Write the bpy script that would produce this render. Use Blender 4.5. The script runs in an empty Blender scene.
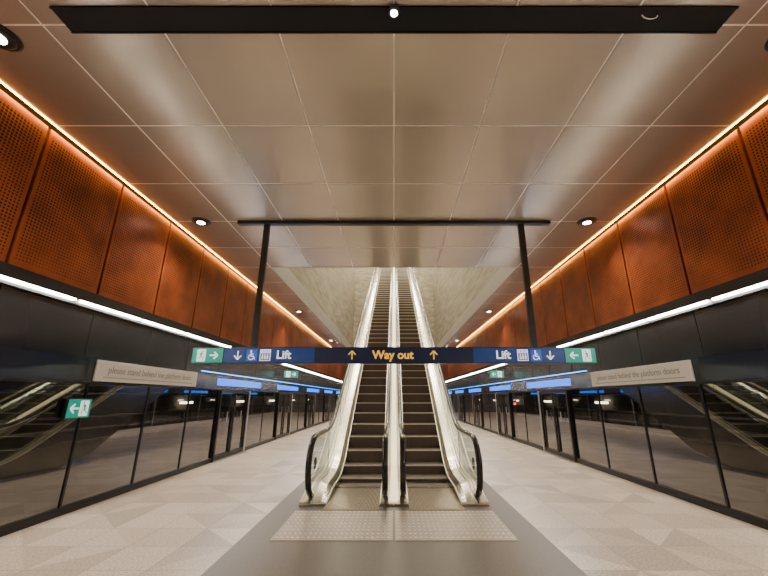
import bpy, bmesh, math, random
from mathutils import Vector
random.seed(3)
S=bpy.context.scene
# ---------------------------------------------------------------- materials
def nt(name):
    m=bpy.data.materials.new(name); m.use_nodes=True
    n=m.node_tree.nodes; l=m.node_tree.links
    return m,n,l,n['Principled BSDF']
def mat(name,col,rough=.5,metal=0,em=None,es=0,noise=0,nscale=8,ior=1.5,bump=0):
    m,n,l,p=nt(name)
    p.inputs['Base Color'].default_value=(*col,1)
    p.inputs['Roughness'].default_value=rough
    p.inputs['Metallic'].default_value=metal
    p.inputs['IOR'].default_value=ior
    if em:
        p.inputs['Emission Color'].default_value=(*em,1)
        p.inputs['Emission Strength'].default_value=es
    if noise or bump:
        tc=n.new('ShaderNodeTexCoord'); t=n.new('ShaderNodeTexNoise')
        t.inputs['Scale'].default_value=nscale; t.inputs['Detail'].default_value=5
        l.new(tc.outputs['Object'],t.inputs['Vector'])
        if noise:
            r=n.new('ShaderNodeValToRGB')
            r.color_ramp.elements[0].position=.3; r.color_ramp.elements[1].position=.7
            r.color_ramp.elements[0].color=(*[c*(1-noise) for c in col],1)
            r.color_ramp.elements[1].color=(*[min(1,c*(1+noise)) for c in col],1)
            l.new(t.outputs['Fac'],r.inputs['Fac']); l.new(r.outputs['Color'],p.inputs['Base Color'])
        if bump:
            b=n.new('ShaderNodeBump'); b.inputs['Strength'].default_value=bump; b.inputs['Distance'].default_value=.01
            l.new(t.outputs['Fac'],b.inputs['Height']); l.new(b.outputs['Normal'],p.inputs['Normal'])
    return m
class N:
    """tiny math-node helper"""
    def __init__(s,n,l): s.n=n; s.l=l
    def m(s,op,a,b=None,c=None):
        q=s.n.new('ShaderNodeMath'); q.operation=op
        for i,v in enumerate((a,b,c)):
            if v is None: continue
            if isinstance(v,(int,float)): q.inputs[i].default_value=v
            else: s.l.new(v,q.inputs[i])
        return q.outputs[0]
MOD=1.35; Y0=2.62
def floor_mat():
    m,n,l,p=nt('terrazzo_triangle_tiles'); h=N(n,l)
    tc=n.new('ShaderNodeTexCoord'); sx=n.new('ShaderNodeSeparateXYZ'); l.new(tc.outputs['Object'],sx.inputs[0])
    s=.56
    ax=h.m('DIVIDE',sx.outputs[0],s); ay=h.m('DIVIDE',sx.outputs[1],s)
    cx=h.m('FLOOR',ax); cy=h.m('FLOOR',ay); fx=h.m('FRACT',ax); fy=h.m('FRACT',ay)
    par=h.m('MODULO',h.m('ABSOLUTE',h.m('ADD',cx,cy)),2)
    t1=h.m('GREATER_THAN',fx,fy); t2=h.m('GREATER_THAN',h.m('ADD',fx,fy),1)
    tri=h.m('ADD',h.m('MULTIPLY',t1,par),h.m('MULTIPLY',t2,h.m('SUBTRACT',1,par)))
    cv=n.new('ShaderNodeCombineXYZ'); l.new(cx,cv.inputs[0]); l.new(cy,cv.inputs[1]); l.new(tri,cv.inputs[2])
    wn=n.new('ShaderNodeTexWhiteNoise'); l.new(cv.outputs[0],wn.inputs['Vector'])
    r=n.new('ShaderNodeValToRGB'); r.color_ramp.interpolation='CONSTANT'
    e=r.color_ramp.elements; e[0].position=0; e[0].color=(.70,.60,.51,1); e[1].position=.36; e[1].color=(.61,.515,.435,1)
    q=e.new(.62); q.color=(.78,.68,.585,1); q=e.new(.86); q.color=(.53,.45,.385,1)
    l.new(wn.outputs['Value'],r.inputs['Fac'])
    t=n.new('ShaderNodeTexNoise'); t.inputs['Scale'].default_value=45; t.inputs['Detail'].default_value=5; l.new(tc.outputs['Object'],t.inputs['Vector'])
    mx=n.new('ShaderNodeMix'); mx.data_type='RGBA'; mx.blend_type='MULTIPLY'; mx.inputs['Factor'].default_value=.65
    rr=n.new('ShaderNodeValToRGB'); rr.color_ramp.elements[0].position=.36; rr.color_ramp.elements[0].color=(.45,.44,.43,1); rr.color_ramp.elements[1].position=.56
    l.new(t.outputs['Fac'],rr.inputs['Fac']); l.new(r.outputs['Color'],mx.inputs['A']); l.new(rr.outputs['Color'],mx.inputs['B'])
    g=h.m('LESS_THAN',h.m('MINIMUM',h.m('MINIMUM',fx,fy),h.m('MINIMUM',h.m('SUBTRACT',1,fx),h.m('SUBTRACT',1,fy))),.007)
    m2=n.new('ShaderNodeMix'); m2.data_type='RGBA'; l.new(g,m2.inputs['Factor']); l.new(mx.outputs['Result'],m2.inputs['A']); m2.inputs['B'].default_value=(.33,.28,.24,1)
    l.new(m2.outputs['Result'],p.inputs['Base Color']); p.inputs['Roughness'].default_value=.28
    return m
def copper_mat():
    m,n,l,p=nt('perforated_copper'); h=N(n,l)
    tc=n.new('ShaderNodeTexCoord'); sx=n.new('ShaderNodeSeparateXYZ'); l.new(tc.outputs['Object'],sx.inputs[0])
    sp=.042
    py=h.m('FRACT',h.m('DIVIDE',sx.outputs[1],sp)); row=h.m('DIVIDE',sx.outputs[2],sp); pz=h.m('FRACT',row)
    dx=h.m('SUBTRACT',py,.5); dz=h.m('SUBTRACT',pz,.5)
    d=h.m('SQRT',h.m('ADD',h.m('MULTIPLY',dx,dx),h.m('MULTIPLY',dz,dz)))
    t=n.new('ShaderNodeTexNoise'); t.inputs['Scale'].default_value=1.3; l.new(tc.outputs['Object'],t.inputs['Vector'])
    rad=h.m('ADD',h.m('MULTIPLY',h.m('SUBTRACT',sx.outputs[2],3.0),.08),h.m('MULTIPLY',t.outputs['Fac'],.42))
    hole=h.m('LESS_THAN',d,rad)
    fy=h.m('FRACT',h.m('DIVIDE',h.m('SUBTRACT',sx.outputs[1],Y0-MOD*20),MOD))
    mg=h.m('MULTIPLY',h.m('GREATER_THAN',fy,.05),h.m('LESS_THAN',fy,.95))
    mz=h.m('MULTIPLY',h.m('GREATER_THAN',sx.outputs[2],3.06),h.m('LESS_THAN',sx.outputs[2],4.76))
    hole=h.m('MULTIPLY',hole,h.m('MULTIPLY',mg,mz))
    n2=n.new('ShaderNodeTexNoise'); n2.inputs['Scale'].default_value=2.2; n2.inputs['Detail'].default_value=8; l.new(tc.outputs['Object'],n2.inputs['Vector'])
    r=n.new('ShaderNodeValToRGB'); r.color_ramp.elements[0].position=.3; r.color_ramp.elements[0].color=(.23,.048,.012,1)
    r.color_ramp.elements[1].position=.75; r.color_ramp.elements[1].color=(.47,.115,.03,1)
    l.new(n2.outputs['Fac'],r.inputs['Fac'])
    mx=n.new('ShaderNodeMix'); mx.data_type='RGBA'; l.new(hole,mx.inputs['Factor']); l.new(r.outputs['Color'],mx.inputs['A']); mx.inputs['B'].default_value=(.03,.009,.004,1)
    l.new(mx.outputs['Result'],p.inputs['Base Color'])
    p.inputs['Metallic'].default_value=.45; p.inputs['Roughness'].default_value=.38
    return m
def concrete_mat():
    m,n,l,p=nt('board_concrete')
    tc=n.new('ShaderNodeTexCoord')
    mp=n.new('ShaderNodeMapping'); mp.inputs['Scale'].default_value=(1,.35,3); mp.inputs['Rotation'].default_value=(.52,0,0)
    l.new(tc.outputs['Object'],mp.inputs['Vector'])
    t=n.new('ShaderNodeTexNoise'); t.inputs['Scale'].default_value=2; t.inputs['Detail'].default_value=8; l.new(mp.outputs[0],t.inputs['Vector'])
    r=n.new('ShaderNodeValToRGB'); r.color_ramp.elements[0].position=.3; r.color_ramp.elements[0].color=(.22,.195,.135,1)
    r.color_ramp.elements[1].position=.75; r.color_ramp.elements[1].color=(.50,.44,.33,1)
    l.new(t.outputs['Fac'],r.inputs['Fac']); l.new(r.outputs['Color'],p.inputs['Base Color']); p.inputs['Roughness'].default_value=.75
    return m
def step_mat():
    m,n,l,p=nt('grooved_step_metal'); h=N(n,l)
    tc=n.new('ShaderNodeTexCoord'); sx=n.new('ShaderNodeSeparateXYZ'); l.new(tc.outputs['Object'],sx.inputs[0])
    f=h.m('LESS_THAN',h.m('FRACT',h.m('DIVIDE',sx.outputs[0],.022)),.5)
    mx=n.new('ShaderNodeMix'); mx.data_type='RGBA'; l.new(f,mx.inputs['Factor']); mx.inputs['A'].default_value=(.20,.145,.12,1); mx.inputs['B'].default_value=(.07,.05,.042,1)
    l.new(mx.outputs['Result'],p.inputs['Base Color']); p.inputs['Metallic'].default_value=.3; p.inputs['Roughness'].default_value=.45
    return m
def glass_mat(name,tint,f0=.05,rough=.02,gcol=.95):
    m,n,l,p=nt(name); n.remove(p); out=n['Material Output']
    tr=n.new('ShaderNodeBsdfTransparent'); tr.inputs[0].default_value=(*tint,1)
    gl=n.new('ShaderNodeBsdfGlossy'); gl.inputs['Roughness'].default_value=rough; gl.inputs['Color'].default_value=(gcol,gcol,gcol,1)
    lw=n.new('ShaderNodeLayerWeight'); lw.inputs['Blend'].default_value=.5
    h=N(n,l); f=h.m('ADD',h.m('MULTIPLY',h.m('POWER',lw.outputs['Facing'],4),1-f0),f0)
    mx=n.new('ShaderNodeMixShader'); l.new(f,mx.inputs[0]); l.new(tr.outputs[0],mx.inputs[1]); l.new(gl.outputs[0],mx.inputs[2]); l.new(mx.outputs[0],out.inputs[0])
    return m
M_floor=floor_mat(); M_cop=copper_mat(); M_conc=concrete_mat(); M_step=step_mat()
M_path=mat('dark_granite',(.12,.106,.096),.36,noise=.2,nscale=60)
M_ceil=mat('ceiling_panel_metal',(.47,.395,.31),.27,.45,noise=.04,nscale=1)
M_joint=mat('ceiling_joint',(.85,.76,.64),.5)
M_black=mat('black_metal',(.006,.006,.007),.45,.0)
M_pit=mat('trough_black',(.002,.002,.002),.8,.0)
M_dark=mat('dark_grey_panel',(.026,.029,.034),.25,.5)
M_head=mat('header_panel',(.03,.036,.047),.2,.5)
M_frame=mat('door_frame_dark',(.02,.02,.022),.35,.5)
M_silver=mat('silver_post',(.55,.54,.52),.3,.8)
M_steel=mat('brushed_steel',(.42,.39,.33),.24,.9,noise=.08,nscale=4)
M_steelL=mat('light_steel_deck',(.60,.55,.46),.28,.85)
M_edge=mat('polished_edge_trim',(.9,.86,.76),.3,.5)
M_rubber=mat('handrail_rubber',(.010,.010,.011),.22)
M_psd=glass_mat('screen_door_glass',(.52,.52,.52),.22,.015)
M_glass=glass_mat('balustrade_glass',(.84,.92,.86),.08,.01)
M_tun=mat('tunnel_concrete',(.07,.06,.05),.8,noise=.3,nscale=2)
M_white=mat('led_white',(1,1,1),.5,em=(1,.93,.80),es=100)
M_gold=mat('led_gold',(1,.7,.3),.5,em=(1,.52,.08),es=30)
M_lamp=mat('downlight_lens',(1,1,1),.5,em=(1,.95,.86),es=25)
M_tlamp=mat('tunnel_lamp',(1,1,1),.5,em=(1,.86,.62),es=14)
M_red=mat('signal_red',(.5,0,0),.5,em=(1,.03,.01),es=12)
M_blue=mat('display_blue',(0,.05,.3),.3,em=(.01,.17,.95),es=2.4)
M_cyan=mat('header_accent_light',(0,.1,.3),.3,em=(.02,.36,1.0),es=8)
M_navy=mat('sign_navy',(.005,.03,.13),.4,em=(.004,.045,.22),es=.4)
M_navyd=mat('sign_dark_navy',(.006,.012,.035),.4,em=(.004,.012,.05),es=.4)
M_wht=mat('sign_white',(.9,.9,.9),.5,em=(1,1,1),es=.8)
M_yel=mat('sign_yellow',(.9,.5,.05),.5,em=(1,.5,.04),es=.8)
M_lblue=mat('sign_icon_blue',(.03,.12,.5),.5,em=(.02,.10,.5),es=.5)
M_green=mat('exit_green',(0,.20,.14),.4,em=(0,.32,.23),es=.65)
M_wall=mat('plaster_dark',(.12,.11,.10),.7,noise=.1)
M_deck_sheen=mat('deck_sheen_glow',(.9,.85,.7),.4,em=(1,.78,.44),es=1.6)  # emission imitates light reflected by the steel centre deck
M_pan=mat('notice_panel',(.74,.72,.69),.5)
M_ptxt=mat('notice_text',(.33,.32,.31),.5)
M_stud=mat('tactile_stud',(.9,.87,.82),.35,.4)
M_plate=mat('floor_plate',(.44,.39,.34),.36,.25,noise=.1,nscale=30)
M_land=mat('landing_plate',(.38,.30,.22),.35,.7,noise=.1,nscale=20)
M_fascia=mat('void_fascia',(.42,.39,.35),.45)
# ---------------------------------------------------------------- builder
class B:
    def __init__(s,name): s.name=name; s.bm=bmesh.new(); s.mats=[]
    def mi(s,m):
        if m not in s.mats: s.mats.append(m)
        return s.mats.index(m)
    def face(s,pts,m,smooth=False):
        f=s.bm.faces.new([s.bm.verts.new(p) for p in pts]); f.material_index=s.mi(m); f.smooth=smooth; return f
    def box(s,x0,x1,y0,y1,z0,z1,m,bev=0):
        x0,x1=sorted((x0,x1)); y0,y1=sorted((y0,y1)); z0,z1=sorted((z0,z1))
        v=[s.bm.verts.new(p) for p in [(x0,y0,z0),(x1,y0,z0),(x1,y1,z0),(x0,y1,z0),(x0,y0,z1),(x1,y0,z1),(x1,y1,z1),(x0,y1,z1)]]
        i=s.mi(m); fs=[]
        for q in [(0,3,2,1),(4,5,6,7),(0,1,5,4),(1,2,6,5),(2,3,7,6),(3,0,4,7)]:
            f=s.bm.faces.new([v[k] for k in q]); f.material_index=i; fs.append(f)
        if bev:
            es=list({e for f in fs for e in f.edges})
            bmesh.ops.bevel(s.bm,geom=es,offset=bev,segments=2,affect='EDGES',profile=.5)
    def cyl(s,c,r,h,m,axis='Z',seg=24,r2=None):
        r2=r if r2 is None else r2
        a=[];b=[]
        for k in range(seg):
            t=2*math.pi*k/seg; cs,sn=math.cos(t),math.sin(t)
            for L,rr,o in ((a,r,0),(b,r2,h)):
                if axis=='Z': p=(c[0]+rr*cs,c[1]+rr*sn,c[2]+o)
                elif axis=='Y': p=(c[0]+rr*cs,c[1]+o,c[2]+rr*sn)
                else: p=(c[0]+o,c[1]+rr*cs,c[2]+rr*sn)
                L.append(s.bm.verts.new(p))
        i=s.mi(m)
        for k in range(seg):
            j=(k+1)%seg; f=s.bm.faces.new([a[k],a[j],b[j],b[k]]); f.material_index=i; f.smooth=True
        for L in (a,b):
            f=s.bm.faces.new(L); f.material_index=i
    def sweep(s,rings,m,closed=True,caps=True,smooth=False):
        i=s.mi(m); R=[[s.bm.verts.new(p) for p in r] for r in rings]; n=len(R[0])
        for a,b in zip(R,R[1:]):
            for k in range(n if closed else n-1):
                j=(k+1)%n
                f=s.bm.faces.new([a[k],a[j],b[j],b[k]]); f.material_index=i; f.smooth=smooth
        if caps and closed:
            for r in (R[0],R[-1]):
                f=s.bm.faces.new(r); f.material_index=i
    def stroke(s,p,q,w,y,m,t=.004):
        p=Vector((p[0],p[1])); q=Vector((q[0],q[1])); d=(q-p).normalized(); nn=Vector((-d.y,d.x))*w/2
        c=[p+nn,q+nn,q-nn,p-nn]
        s.sweep([[(a.x,y,a.y) for a in c],[(a.x,y+t,a.y) for a in c]],m)
    def poly(s,pts,y,m,t=.004):
        s.sweep([[(a[0],y,a[1]) for a in pts],[(a[0],y+t,a[1]) for a in pts]],m)
    def done(s,parent=None,loc=None,rot=None):
        bmesh.ops.recalc_face_normals(s.bm,faces=s.bm.faces)
        me=bpy.data.meshes.new(s.name); s.bm.to_mesh(me); s.bm.free()
        for m in s.mats: me.materials.append(m)
        o=bpy.data.objects.new(s.name,me); S.collection.objects.link(o)
        if parent: o.parent=parent
        if loc: o.location=loc
        if rot: o.rotation_euler=rot
        return o
def empty(name,loc=(0,0,0)):
    o=bpy.data.objects.new(name,None); S.collection.objects.link(o); o.location=loc; o.empty_display_size=.1; return o
def text(name,body,size,m,loc,rot,parent=None,off=0,align='CENTER'):
    c=bpy.data.curves.new(name,'FONT'); c.body=body; c.size=size; c.extrude=.002; c.offset=off; c.align_x=align; c.align_y='CENTER'
    c.materials.append(m); o=bpy.data.objects.new(name,c); S.collection.objects.link(o); o.location=loc; o.rotation_euler=rot
    if parent: o.parent=parent
    return o
YA,YB=-9.53,42.0     # platform extent
CZ=4.9               # ceiling height
VX=3.35; VY0=9.37; VY1=28.0  # escalator void
WX=4.48
# ---------------------------------------------------------------- floor
b=B('floor'); b.box(-4.6,4.6,YA,YB,-.3,0,M_floor); b.done()
b=B('granite_floor_inlay'); b.box(-1.7,1.7,YA,9.0,0,.003,M_path)
b.done()
b=B('tactile_floor_plate')
for x0,x1 in ((-1.36,-.015),(.015,1.36)):
    b.box(x0,x1,4.62,5.72,.003,.009,M_plate)
    nx=22; ny=9
    for i in range(nx):
        for j in range(ny):
            b.cyl((x0+.05+(x1-x0-.1)*i/(nx-1),4.70+.95*j/(ny-1),.009),.0145,.004,M_stud,seg=8)
b.done()
# ---------------------------------------------------------------- ceiling
b=B('ceiling'); g=.009
rows=[]
y=Y0-MOD*9
while y<YB-.1:
    rows.append(y); y+=MOD
cols=[-4.38,-3.35,-2.2333,-1.1167,0,1.1167,2.2333,3.35,4.38]
for y in rows:
    for a,c in zip(cols,cols[1:]):
        if y>VY0-.1 and y<VY1-.2 and abs((a+c)/2)<3.3: continue
        yb=min(y+MOD,YB)
        b.box(a+g,c-g,y+g,yb-g,CZ,CZ+.02,M_ceil,bev=.006)
b.box(-4.38,-VX,YA,YB,CZ+.004,CZ+.05,M_joint); b.box(VX,4.38,YA,YB,CZ+.004,CZ+.05,M_joint)
b.box(-VX,VX,YA,VY0,CZ+.004,CZ+.05,M_joint)
b.box(-VX,VX,VY1,YB,CZ+.004,CZ+.05,M_joint)
for s in (-1,1):
    b.box(s*4.38,s*4.40,YA,YB,CZ,CZ+.2,M_ceil); b.box(s*4.38,s*4.9,YA,YB,CZ+.2,CZ+.24,M_black)
b.done()
b=B('ceiling_trough'); TX=3.12; ta,tb=2.44,2.69
b.box(-TX,TX,ta,tb,CZ-.012,CZ-.002,M_pit)
b.box(-TX,TX,ta,ta+.015,CZ-.02,CZ-.002,M_pit); b.box(-TX,TX,tb-.015,tb,CZ-.02,CZ-.002,M_pit)
b.cyl((0,2.47,CZ-.05),.055,.04,M_black); b.cyl((0,2.47,CZ-.054),.032,.006,M_lamp)
b.done()
b=B('sprinkler_pipe'); pts=[(2.35+.07*math.cos(t),2.5,CZ-.03-.05*math.sin(t)) for t in [math.pi*k/12 for k in range(13)]]
b.sweep([[(p[0]+.006*math.cos(a),p[1]+.006*math.sin(a),p[2]) for a in (0,2.1,4.2)] for p in pts],M_edge); b.cyl((2.42,2.5,CZ-.04),.008,.03,M_steel,seg=12); b.done()
for s in (-1,1):
    for y in (-5.2,-1.2,2.72,6.67,14.6,22.5,30.4,38.3):
        b=B('downlight'); c=(s*3.88,y,CZ-.014)
        b.cyl(c,.165,.012,M_black,seg=32,r2=.185)
        b.cyl((c[0],c[1],CZ-.03),.125,.018,M_black,seg=32,r2=.15)
        b.cyl((c[0],c[1],CZ-.034),.075,.005,M_lamp,seg=24)
        o=b.done()
        L=bpy.data.lights.new('downlight_beam','SPOT'); L.energy=240; L.spot_size=2.0; L.spot_blend=.8; L.color=(1,.86,.68); L.shadow_soft_size=.08
        lo=bpy.data.objects.new('downlight_beam',L); S.collection.objects.link(lo); lo.location=(c[0],c[1],CZ-.06); lo.parent=o
# ---------------------------------------------------------------- side walls
for s,nm in ((-1,'left'),(1,'right')):
    b=B('wall_'+nm)
    b.box(s*4.62,s*4.9,YA,YB,2.07,CZ+.24,M_black)
    y=Y0-MOD*9
    while y<YB-.1:
        b.box(s*4.46,s*4.62,y+.008,min(y+MOD-.008,YB),2.09,2.74,M_dark,bev=.004); y+=MOD
    b.box(s*4.37,s*4.62,YA,YB,2.81,2.96,M_black)
    b.box(s*4.41,s*4.5,YA,YB,2.74,2.81,M_black)
    b.done()
    b=B('copper_wall_panel'); y=Y0-MOD*9
    while y<YB-.1:
        b.box(s*WX,s*(WX+.05),y+.020,min(y+MOD-.020,YB),2.98,CZ-.03,M_cop,bev=.006); y+=MOD
    b.done()
    b=B('cove_light_strip')
    b.box(s*4.403,s*4.415,YA,YB,CZ-.012,CZ+.06,M_gold); b.done()
    b=B('linear_wall_light'); y=Y0-MOD*9-.4
    while y<YB-1.4:
        b.box(s*4.375,s*4.41,max(y+.05,YA),y+MOD-.05,2.784,2.807,M_white); y+=MOD
    b.done()
    # --- platform screen doors
    E=empty('platform_screen_door')
    ys=[9.7-1.4*k for k in range(13,0,-1)]
    doors=[]; yy=9.7
    while yy<YB-3:
        ys+= [yy,yy+1.9]; doors.append((yy,yy+1.9)); ys.append(yy+3.4); yy+=4.9
    ys=sorted(y for y in ys if YA<y<YB)
    b=B('frame')
    b.box(s*4.40,s*4.56,YA,YB,1.70,2.07,M_head)
    b.box(s*4.38,s*4.42,YA,YB,2.055,2.085,M_dark); b.box(s*4.385,s*4.42,YA,YB,1.69,1.72,M_frame)
    b.box(s*4.42,s*4.54,YA,YB,0,.10,M_frame)
    for y in ys:
        sil=any(abs(y-d[0])<.01 or abs(y-d[1])<.01 for d in doors)
        if sil:
            w=.05 if any(abs(y-d[1])<.01 for d in doors) else .02
            b.box(s*4.385,s*4.5,y-w,y+w,0,1.70,M_silver if w>.03 else M_frame,bev=.004)
        else: b.box(s*4.435,s*4.47,y-.016,y+.016,.1,1.7,M_frame)
    for d0,d1 in doors:
        m=(d0+d1)/2
        for a,c in ((d0+.05,m-.005),(m+.005,d1-.05)):
            b.box(s*4.40,s*4.43,a,a+.035,.04,1.68,M_frame); b.box(s*4.40,s*4.43,c-.035,c,.04,1.68,M_frame)
            b.box(s*4.40,s*4.43,a,c,.04,.12,M_frame); b.box(s*4.40,s*4.43,a,c,1.62,1.68,M_frame)
            b.box(s*4.385,s*4.40,(a+c)/2-.02,(a+c)/2+.02,.9,1.15,M_silver)
        b.box(s*4.30,s*4.42,d0,d1,0.002,.02,M_silver)
    b.done(E)
    b=B('glass'); edges=[YA]+ys+[YB]
    for a,c in zip(edges,edges[1:]): b.face([(s*4.45,a,.1),(s*4.45,c,.1),(s*4.45,c,1.7),(s*4.45,a,1.7)],M_psd)
    b.done(E)
    b=B('information_display')
    for d0,d1 in doors:
        b.box(s*4.39,s*4.40,d0-.3,d1+.9,1.80,1.97,M_blue)
    b.box(s*4.41,s*4.43,8.6,YB,2.086,2.102,M_cyan)
    b.done(E)
    b=B('notice_panel'); b.box(s*4.37,s*4.40,5.5,8.35,1.735,2.04,M_pan,bev=.004)
    b.box(s*4.367,s*4.37,5.65,8.2,1.79,1.802,M_ptxt)
    b.done(E)
    text('notice_lettering','please stand behind the platform doors',.15,M_ptxt,(s*4.368,6.92,1.905),(math.pi/2,0,-s*math.pi/2),E,off=.001)
    b=B('tunnel_wall_'+nm)
    b.box(s*8.2,s*8.5,YA,YB,-1.5,3.0,M_tun); b.box(s*4.6,s*8.5,YA,YB,-1.6,-1.5,M_tun); b.box(s*4.9,s*8.5,YA,YB,2.9,3.1,M_tun)
    b.box(s*4.6,s*4.7,YA,YB,-1.5,-.02,M_tun)
    for z in (.4,.7,1.0,1.6): b.box(s*8.1,s*8.2,YA,YB,z,z+.06,M_steel)
    for x in (5.8,7.2): b.box(s*x,s*(x+.07),YA,YB,-1.5,-1.35,M_steel)
    b.done()
    b=B('tunnel_light')
    for k in range(5): b.box(s*8.02,s*8.1,14.5+5.2*k,15.3+5.2*k,1.28,1.36,M_tlamp)
    b.done()
b=B('tunnel_signal'); b.box(5.25,5.45,17,17.1,.9,1.4,M_black,bev=.01); b.cyl((5.35,16.98,1.25),.05,.03,M_red,axis='Y'); b.cyl((5.35,17.05,-1.5),.04,2.45,M_black); b.done()
for nm,y0,y1 in (('back',YA-.2,YA),('front',YB,YB+.2)):
    b=B('wall_'+nm); b.box(-8.5,8.5,y0,y1,-1.6,CZ+.24,M_wall); b.done()
# ---------------------------------------------------------------- escalator shaft
TOP=19
b=B('escalator_shaft_wall')
for s in (-1,1):
    b.box(s*VX,s*(VX+.3),VY0,46,CZ+.05,TOP,M_conc)
    b.box(s*(VX-.03),s*VX,VY0,VY1,CZ-.005,CZ+.5,M_fascia)
b.box(-VX-.3,VX+.3,VY0-.3,VY0,CZ+.05,TOP,M_conc)
b.box(-VX,VX,VY0-.01,VY0+.02,CZ-.005,CZ+.5,M_fascia)
b.box(-VX,VX,29.95,30.2,CZ+.05,12.45,M_conc)
b.box(-VX-.3,VX+.3,46,46.3,CZ,TOP,M_conc)
b.box(-VX-.3,VX+.3,VY0-.3,46.3,TOP,TOP+.2,M_conc)
b.done()
b=B('floor_upper'); b.box(-VX,VX,30.2,46,12.5,12.8,M_floor); b.done()
b=B('shaft_wall_light')
for s in (-1,1):
    for y in (13,19,25,31): b.box(s*(VX-.12),s*(VX-.02),y,y+3.5,13.6,13.7,M_white)
b.done()
for y in (14,22,30):
    b=B('shaft_ceiling_light'); b.box(-1.2,1.2,y,y+.3,TOP-.1,TOP-.02,M_lamp); o=b.done()
    L=bpy.data.lights.new('glow','AREA'); L.energy=1050; L.shape='RECTANGLE'; L.size=2.4; L.size_y=.6; L.color=(1,.90,.70)
    lo=bpy.data.objects.new('glow',L); S.collection.objects.link(lo); lo.location=(0,y+.15,TOP-.15); lo.parent=o
# ---------------------------------------------------------------- escalators
SL=math.tan(math.radians(30))
def P(y):
    a,c=7.25,8.35
    if y<a: return 0
    if y<c: return SL*(y-a)**2/(2*(c-a))
    return min(SL*(y-(a+c)/2),12.8)
def frange(a,c,n): return [a+(c-a)*k/n for k in range(n+1)]
YS=frange(6.0,7.2,12)+frange(7.3,8.4,10)+[8.9+k*1.0 for k in range(21)]+[29.9]
def ramp(y):   # deck rises smoothly out of the floor behind the newel
    t=max(0,min(1,(y-6.0)/.75)); return .18+.82*(t*t*(3-2*t))
def railpath():
    pts=[]
    cy,cz,r=6.29,.50,.43
    pts+= [(6.75,.09),(6.5,.075)]
    for k in range(0,19):
        t=-math.pi/2-math.pi*k/18
        pts.append((cy+r*math.cos(t),cz+r*math.sin(t)))
    for y in [6.6,7.0]+frange(7.2,8.4,9)+[9,12,16,20,25,29.9]:
        pts.append((y,.93+P(y)))
    return pts
RP=railpath()
def rail(b,x,w,h,m,path,off=0):
    rings=[]
    for i,(y,z) in enumerate(path):
        a=path[max(0,i-1)]; c=path[min(len(path)-1,i+1)]
        d=Vector((c[0]-a[0],c[1]-a[1])).normalized(); nn=Vector((-d.y,d.x))
        prof=[(-.5,-.5),(-.5,.15),(-.3,.5),(.3,.5),(.5,.15),(.5,-.5)]
        rings.append([(x+px*w, y+nn.x*(pz*h+off), z+nn.y*(pz*h+off)) for px,pz in prof])
    b.sweep(rings,m,smooth=True)
SI,SO=.215,.985
for s in (-1,1):
    E=empty('escalator')
    b=B('truss_cladding')
    prof=[(.0,.225),(.14,.205),(SI-.005,.10),(SI-.005,-.12),(SO+.005,-.12),(SO+.005,.10),(1.08,.17),(1.24,.205),(1.38,.215),(1.38,-1.0),(.0,-1.0)]
    def seg(p0,p1,m,clampz=.004):
        rings=[]
        for y in YS:
            rings.append([(s*x,y,max(clampz,P(y)+(dz*ramp(y) if dz>0 else dz))) for x,dz in (p0,p1)])
        b.sweep(rings,m,closed=False,caps=False)
    mm=[M_steelL,M_steel,M_steel,M_black,M_steel,M_steel,M_steel,M_steelL,M_steel,M_steel]
    for i in range(len(prof)-1): seg(prof[i],prof[i+1],mm[i])
    for x,dz in ((SO+.01,.105),(1.21,.205),(1.37,.22),(SI-.012,.105)):
        b.sweep([[(s*(x-.009),y,P(y)+dz*ramp(y)-.004),(s*(x-.009),y,P(y)+dz*ramp(y)+.012),(s*(x+.009),y,P(y)+dz*ramp(y)+.012),(s*(x+.009),y,P(y)+dz*ramp(y)-.004)] for y in YS],M_edge)
    for x0,x1 in ((.0,SI),(SO,1.38)):
        b.box(s*x0,s*x1,5.96,6.01,.003,.036,M_steel,bev=.01)
    b.done(E)
    b=B('landing_plate'); b.box(s*(SI+.002),s*(SO-.002),5.75,7.0,.003,.014,M_land); b.box(s*(SI+.002),s*(SO-.002),7.0,7.12,.003,.022,M_steel)
    for k in range(36): b.box(s*(.23+.0208*k),s*(.239+.0208*k),5.8,6.98,.014,.017,M_steel)
    b.done(E)
    b=B('steps'); y=7.1
    while y<29.8:
        z=P(y+.28)+.005
        b.box(s*SI,s*SO,y,y+.42,z-.30,z-.012,M_step)
        b.box(s*SI,s*SO,y-.006,y+.41,z-.012,z,M_step)
        b.box(s*SI,s*SO,y-.012,y+.012,z-.018,z+.001,M_edge)
        y+=.4
    b.done(E)
    for x in (.13,1.25):
        b=B('handrail'); rail(b,s*x,.085,.045,M_rubber,RP)
        rail(b,s*x,.05,.03,M_edge,RP,off=-.034); b.done(E)
        b=B('glass_balustrade')
        ys2=[6.29,6.4,6.5,6.6,6.8,7.0]+frange(7.2,8.4,9)+[9,12,16,20,25,29.9]
        rings=[[(s*x,y,P(y)+.2*ramp(y)),(s*x,y,P(y)+.91)] for y in ys2]
        b.sweep(rings,M_glass,closed=False,caps=False)
        fan=[(6.29+.41*math.cos(t),.50+.41*math.sin(t)) for t in [math.pi/2+math.pi*k/18 for k in range(19)]]
        b.face([(s*x,p[0],max(p[1],.07)) for p in fan],M_glass)
        b.done(E)
        b=B('glass_joint'); 
        for y in [7.6+1.4*k for k in range(16)]: b.box(s*x-.004,s*x+.004,y-.006,y+.006,P(y)+.2,P(y)+.9,M_frame)
        b.done(E)
    b=B('newel_roundel'); b.cyl((s*1.262,6.4,.5),.09,.01,M_black,axis='X'); b.done(E)
b=B('deck_sheen_strip')
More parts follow.
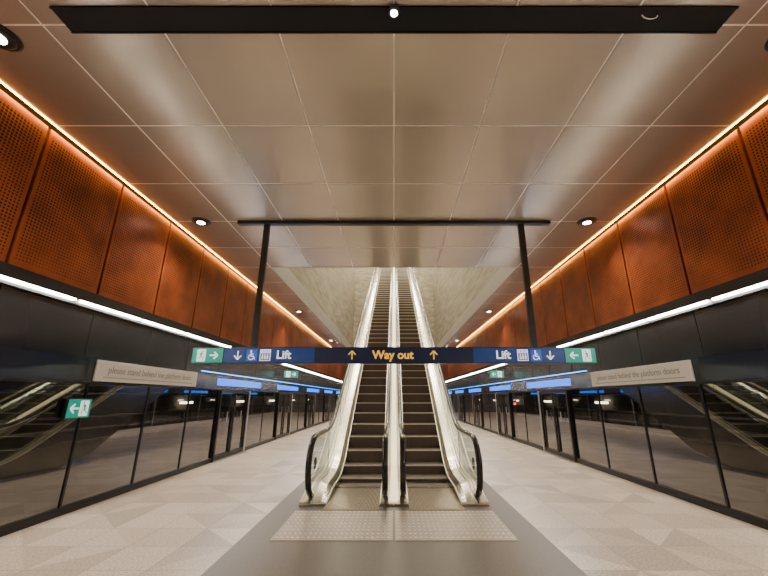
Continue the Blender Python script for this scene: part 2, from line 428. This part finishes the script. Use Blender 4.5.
b.sweep([[(-.055,y,P(y)+.226*ramp(y)),(-.055,y,P(y)+.226*ramp(y)+.02),(.055,y,P(y)+.226*ramp(y)+.02),(.055,y,P(y)+.226*ramp(y))] for y in YS],M_deck_sheen); b.done()  # added glowing strip: stands in for the deck's sheen, gives warm fill
# ---------------------------------------------------------------- wayfinding sign
SY=6.67
E=empty('wayfinding_sign')
b=B('ceiling_rail'); b.box(-3.13,3.13,SY-.05,SY+.07,CZ-.07,CZ-.002,M_black,bev=.006); b.done(E)
b=B('hanger_posts')
for x in (-2.54,2.54): b.box(x-.055,x+.055,SY-.04,SY+.04,2.34,CZ-.05,M_black,bev=.008)
b.done(E)
b=B('sign_box')
b.box(-3.06,3.06,SY-.055,SY+.055,2.085,2.375,M_black,bev=.006)
for x0,x1,m in ((-3.04,-1.42,M_navy),(-1.41,1.41,M_navyd),(1.42,3.04,M_navy)): b.box(x0,x1,SY-.060,SY-.054,2.10,2.36,m)
b.done(E)
b=B('icons'); fy=SY-.066; zc=2.23
def arrow(b,x,z,d,m,h=.075,w=.02,y=None):
    y=fy if y is None else y
    dx,dz=d; px,pz=-dz,dx
    tip=(x+dx*h,z+dz*h)
    b.stroke((x-dx*h,z-dz*h),(x+dx*h*.9,z+dz*h*.9),w,y,m)
    for q in (-1,1): b.stroke(tip,(x+dx*h*.1+px*q*h*.85,z+dz*h*.1+pz*q*h*.85),w,y-.001,m)
for x in (-2.79,2.79): arrow(b,x,zc,(0,-1),M_wht)
for x in (-.75,.71): arrow(b,x,zc,(0,1),M_yel)
for x in (-2.54,2.54):
    b.box(x-.095,x+.095,fy,fy+.006,zc-.1,zc+.1,M_lblue)
    ring=[( x-.01+.045*math.cos(t),zc-.035+.045*math.sin(t)) for t in [math.radians(120+ k*20) for k in range(12)]]
    for p,q in zip(ring,ring[1:]): b.stroke(p,q,.012,fy-.003,M_wht)
    b.cyl((x-.015,fy-.003,zc+.07),.015,.004,M_wht,axis='Y',seg=12)
    b.stroke((x-.015,zc+.05),(x-.01,zc-.02),.018,fy-.003,M_wht); b.stroke((x-.015,zc+.02),(x+.03,zc+.02),.012,fy-.003,M_wht)
    b.stroke((x-.01,zc-.02),(x+.035,zc-.02),.016,fy-.003,M_wht); b.stroke((x+.035,zc-.02),(x+.055,zc-.075),.015,fy-.003,M_wht)
for x in (-2.30,2.30):
    b.box(x-.095,x+.095,fy,fy+.006,zc-.1,zc+.1,M_wht)
    b.box(x-.083,x+.083,fy-.002,fy,zc-.088,zc+.035,M_lblue)
    for q in (-.045,0,.045):
        b.box(x+q-.013,x+q+.013,fy-.004,fy-.002,zc-.07,zc-.01,M_wht); b.cyl((x+q,fy-.004,zc+.008),.011,.002,M_wht,axis='Y',seg=10)
    b.poly([(x-.05,zc+.05),(x-.01,zc+.05),(x-.03,zc+.085)],fy-.004,M_lblue); b.poly([(x+.05,zc+.085),(x+.01,zc+.085),(x+.03,zc+.05)],fy-.004,M_lblue)
b.done(E)
R=(math.pi/2,0,0)
text('way_out_lettering','Way out',.205,M_yel,(-.02,fy,zc),R,E,off=.005)
text('lift_lettering','Lift',.205,M_wht,(-1.97,fy,zc),R,E,off=.004)
text('lift_lettering','Lift',.205,M_wht,(1.95,fy,zc),R,E,off=.004)
def exit_sign(loc,rot,ad,w=.56,h=.27,hang=None):
    b=B('exit_sign')
    b.box(-w/2,w/2,0,.05,-h/2,h/2,M_black,bev=.004); b.box(-w/2+.008,w/2-.008,-.004,.0,-h/2+.008,h/2-.008,M_green)
    k=h/.27; mx=-ad*w*.2; y=-.008
    b.box(mx-.075*k,mx+.075*k,-.006,-.004,-.105*k,.105*k,M_wht)
    y=-.009
    def sg(p,q,ww): b.stroke((mx+ad*p[0]*k,p[1]*k),(mx+ad*q[0]*k,q[1]*k),ww*k,y,M_green,t=.002)
    b.cyl((mx+ad*.02*k,y,.075*k),.017*k,.002,M_green,axis='Y',seg=12)
    sg((.005,.055),(-.01,-.01),.032); sg((.0,.045),(.045,.02),.014); sg((0,.045),(-.04,.02),.014)
    sg((-.01,-.01),(.035,-.035),.018); sg((.035,-.035),(.03,-.085),.016); sg((-.01,-.01),(-.03,-.05),.018); sg((-.03,-.05),(-.065,-.06),.015)
    ax=ad*w*.2; arrow(b,ax,0,(ad,0),M_wht,h=.07*k,w=.022*k,y=-.009)
    if hang: b.box(0,hang,.015,.035,-.015,.015,M_black)
    return b.done(loc=loc,rot=rot)
exit_sign((-3.345,SY-.03,2.23),(0,0,0),1); exit_sign((3.345,SY-.03,2.23),(0,0,0),-1)
exit_sign((-4.375,5.35,1.36),(0,0,math.pi/2),-1,w=.40,h=.26)  # reflection in the door glass, built as a solid glowing sign
for s in (-1,1): exit_sign((s*4.0,14.6,2.38),(0,0,0),-s,hang=s*.47)
# ---------------------------------------------------------------- world + camera
w=bpy.data.worlds.new('world'); S.world=w; w.use_nodes=True
w.node_tree.nodes['Background'].inputs[0].default_value=(.5,.45,.4,1); w.node_tree.nodes['Background'].inputs[1].default_value=.05
cam=bpy.data.cameras.new('camera'); co=bpy.data.objects.new('camera',cam); S.collection.objects.link(co)
cam.sensor_width=36; cam.lens=366/768*36; cam.shift_x=-10/768; cam.clip_start=.05
co.location=(0,0,1.5); co.rotation_euler=(math.radians(90+16.7),0,0)
S.camera=co
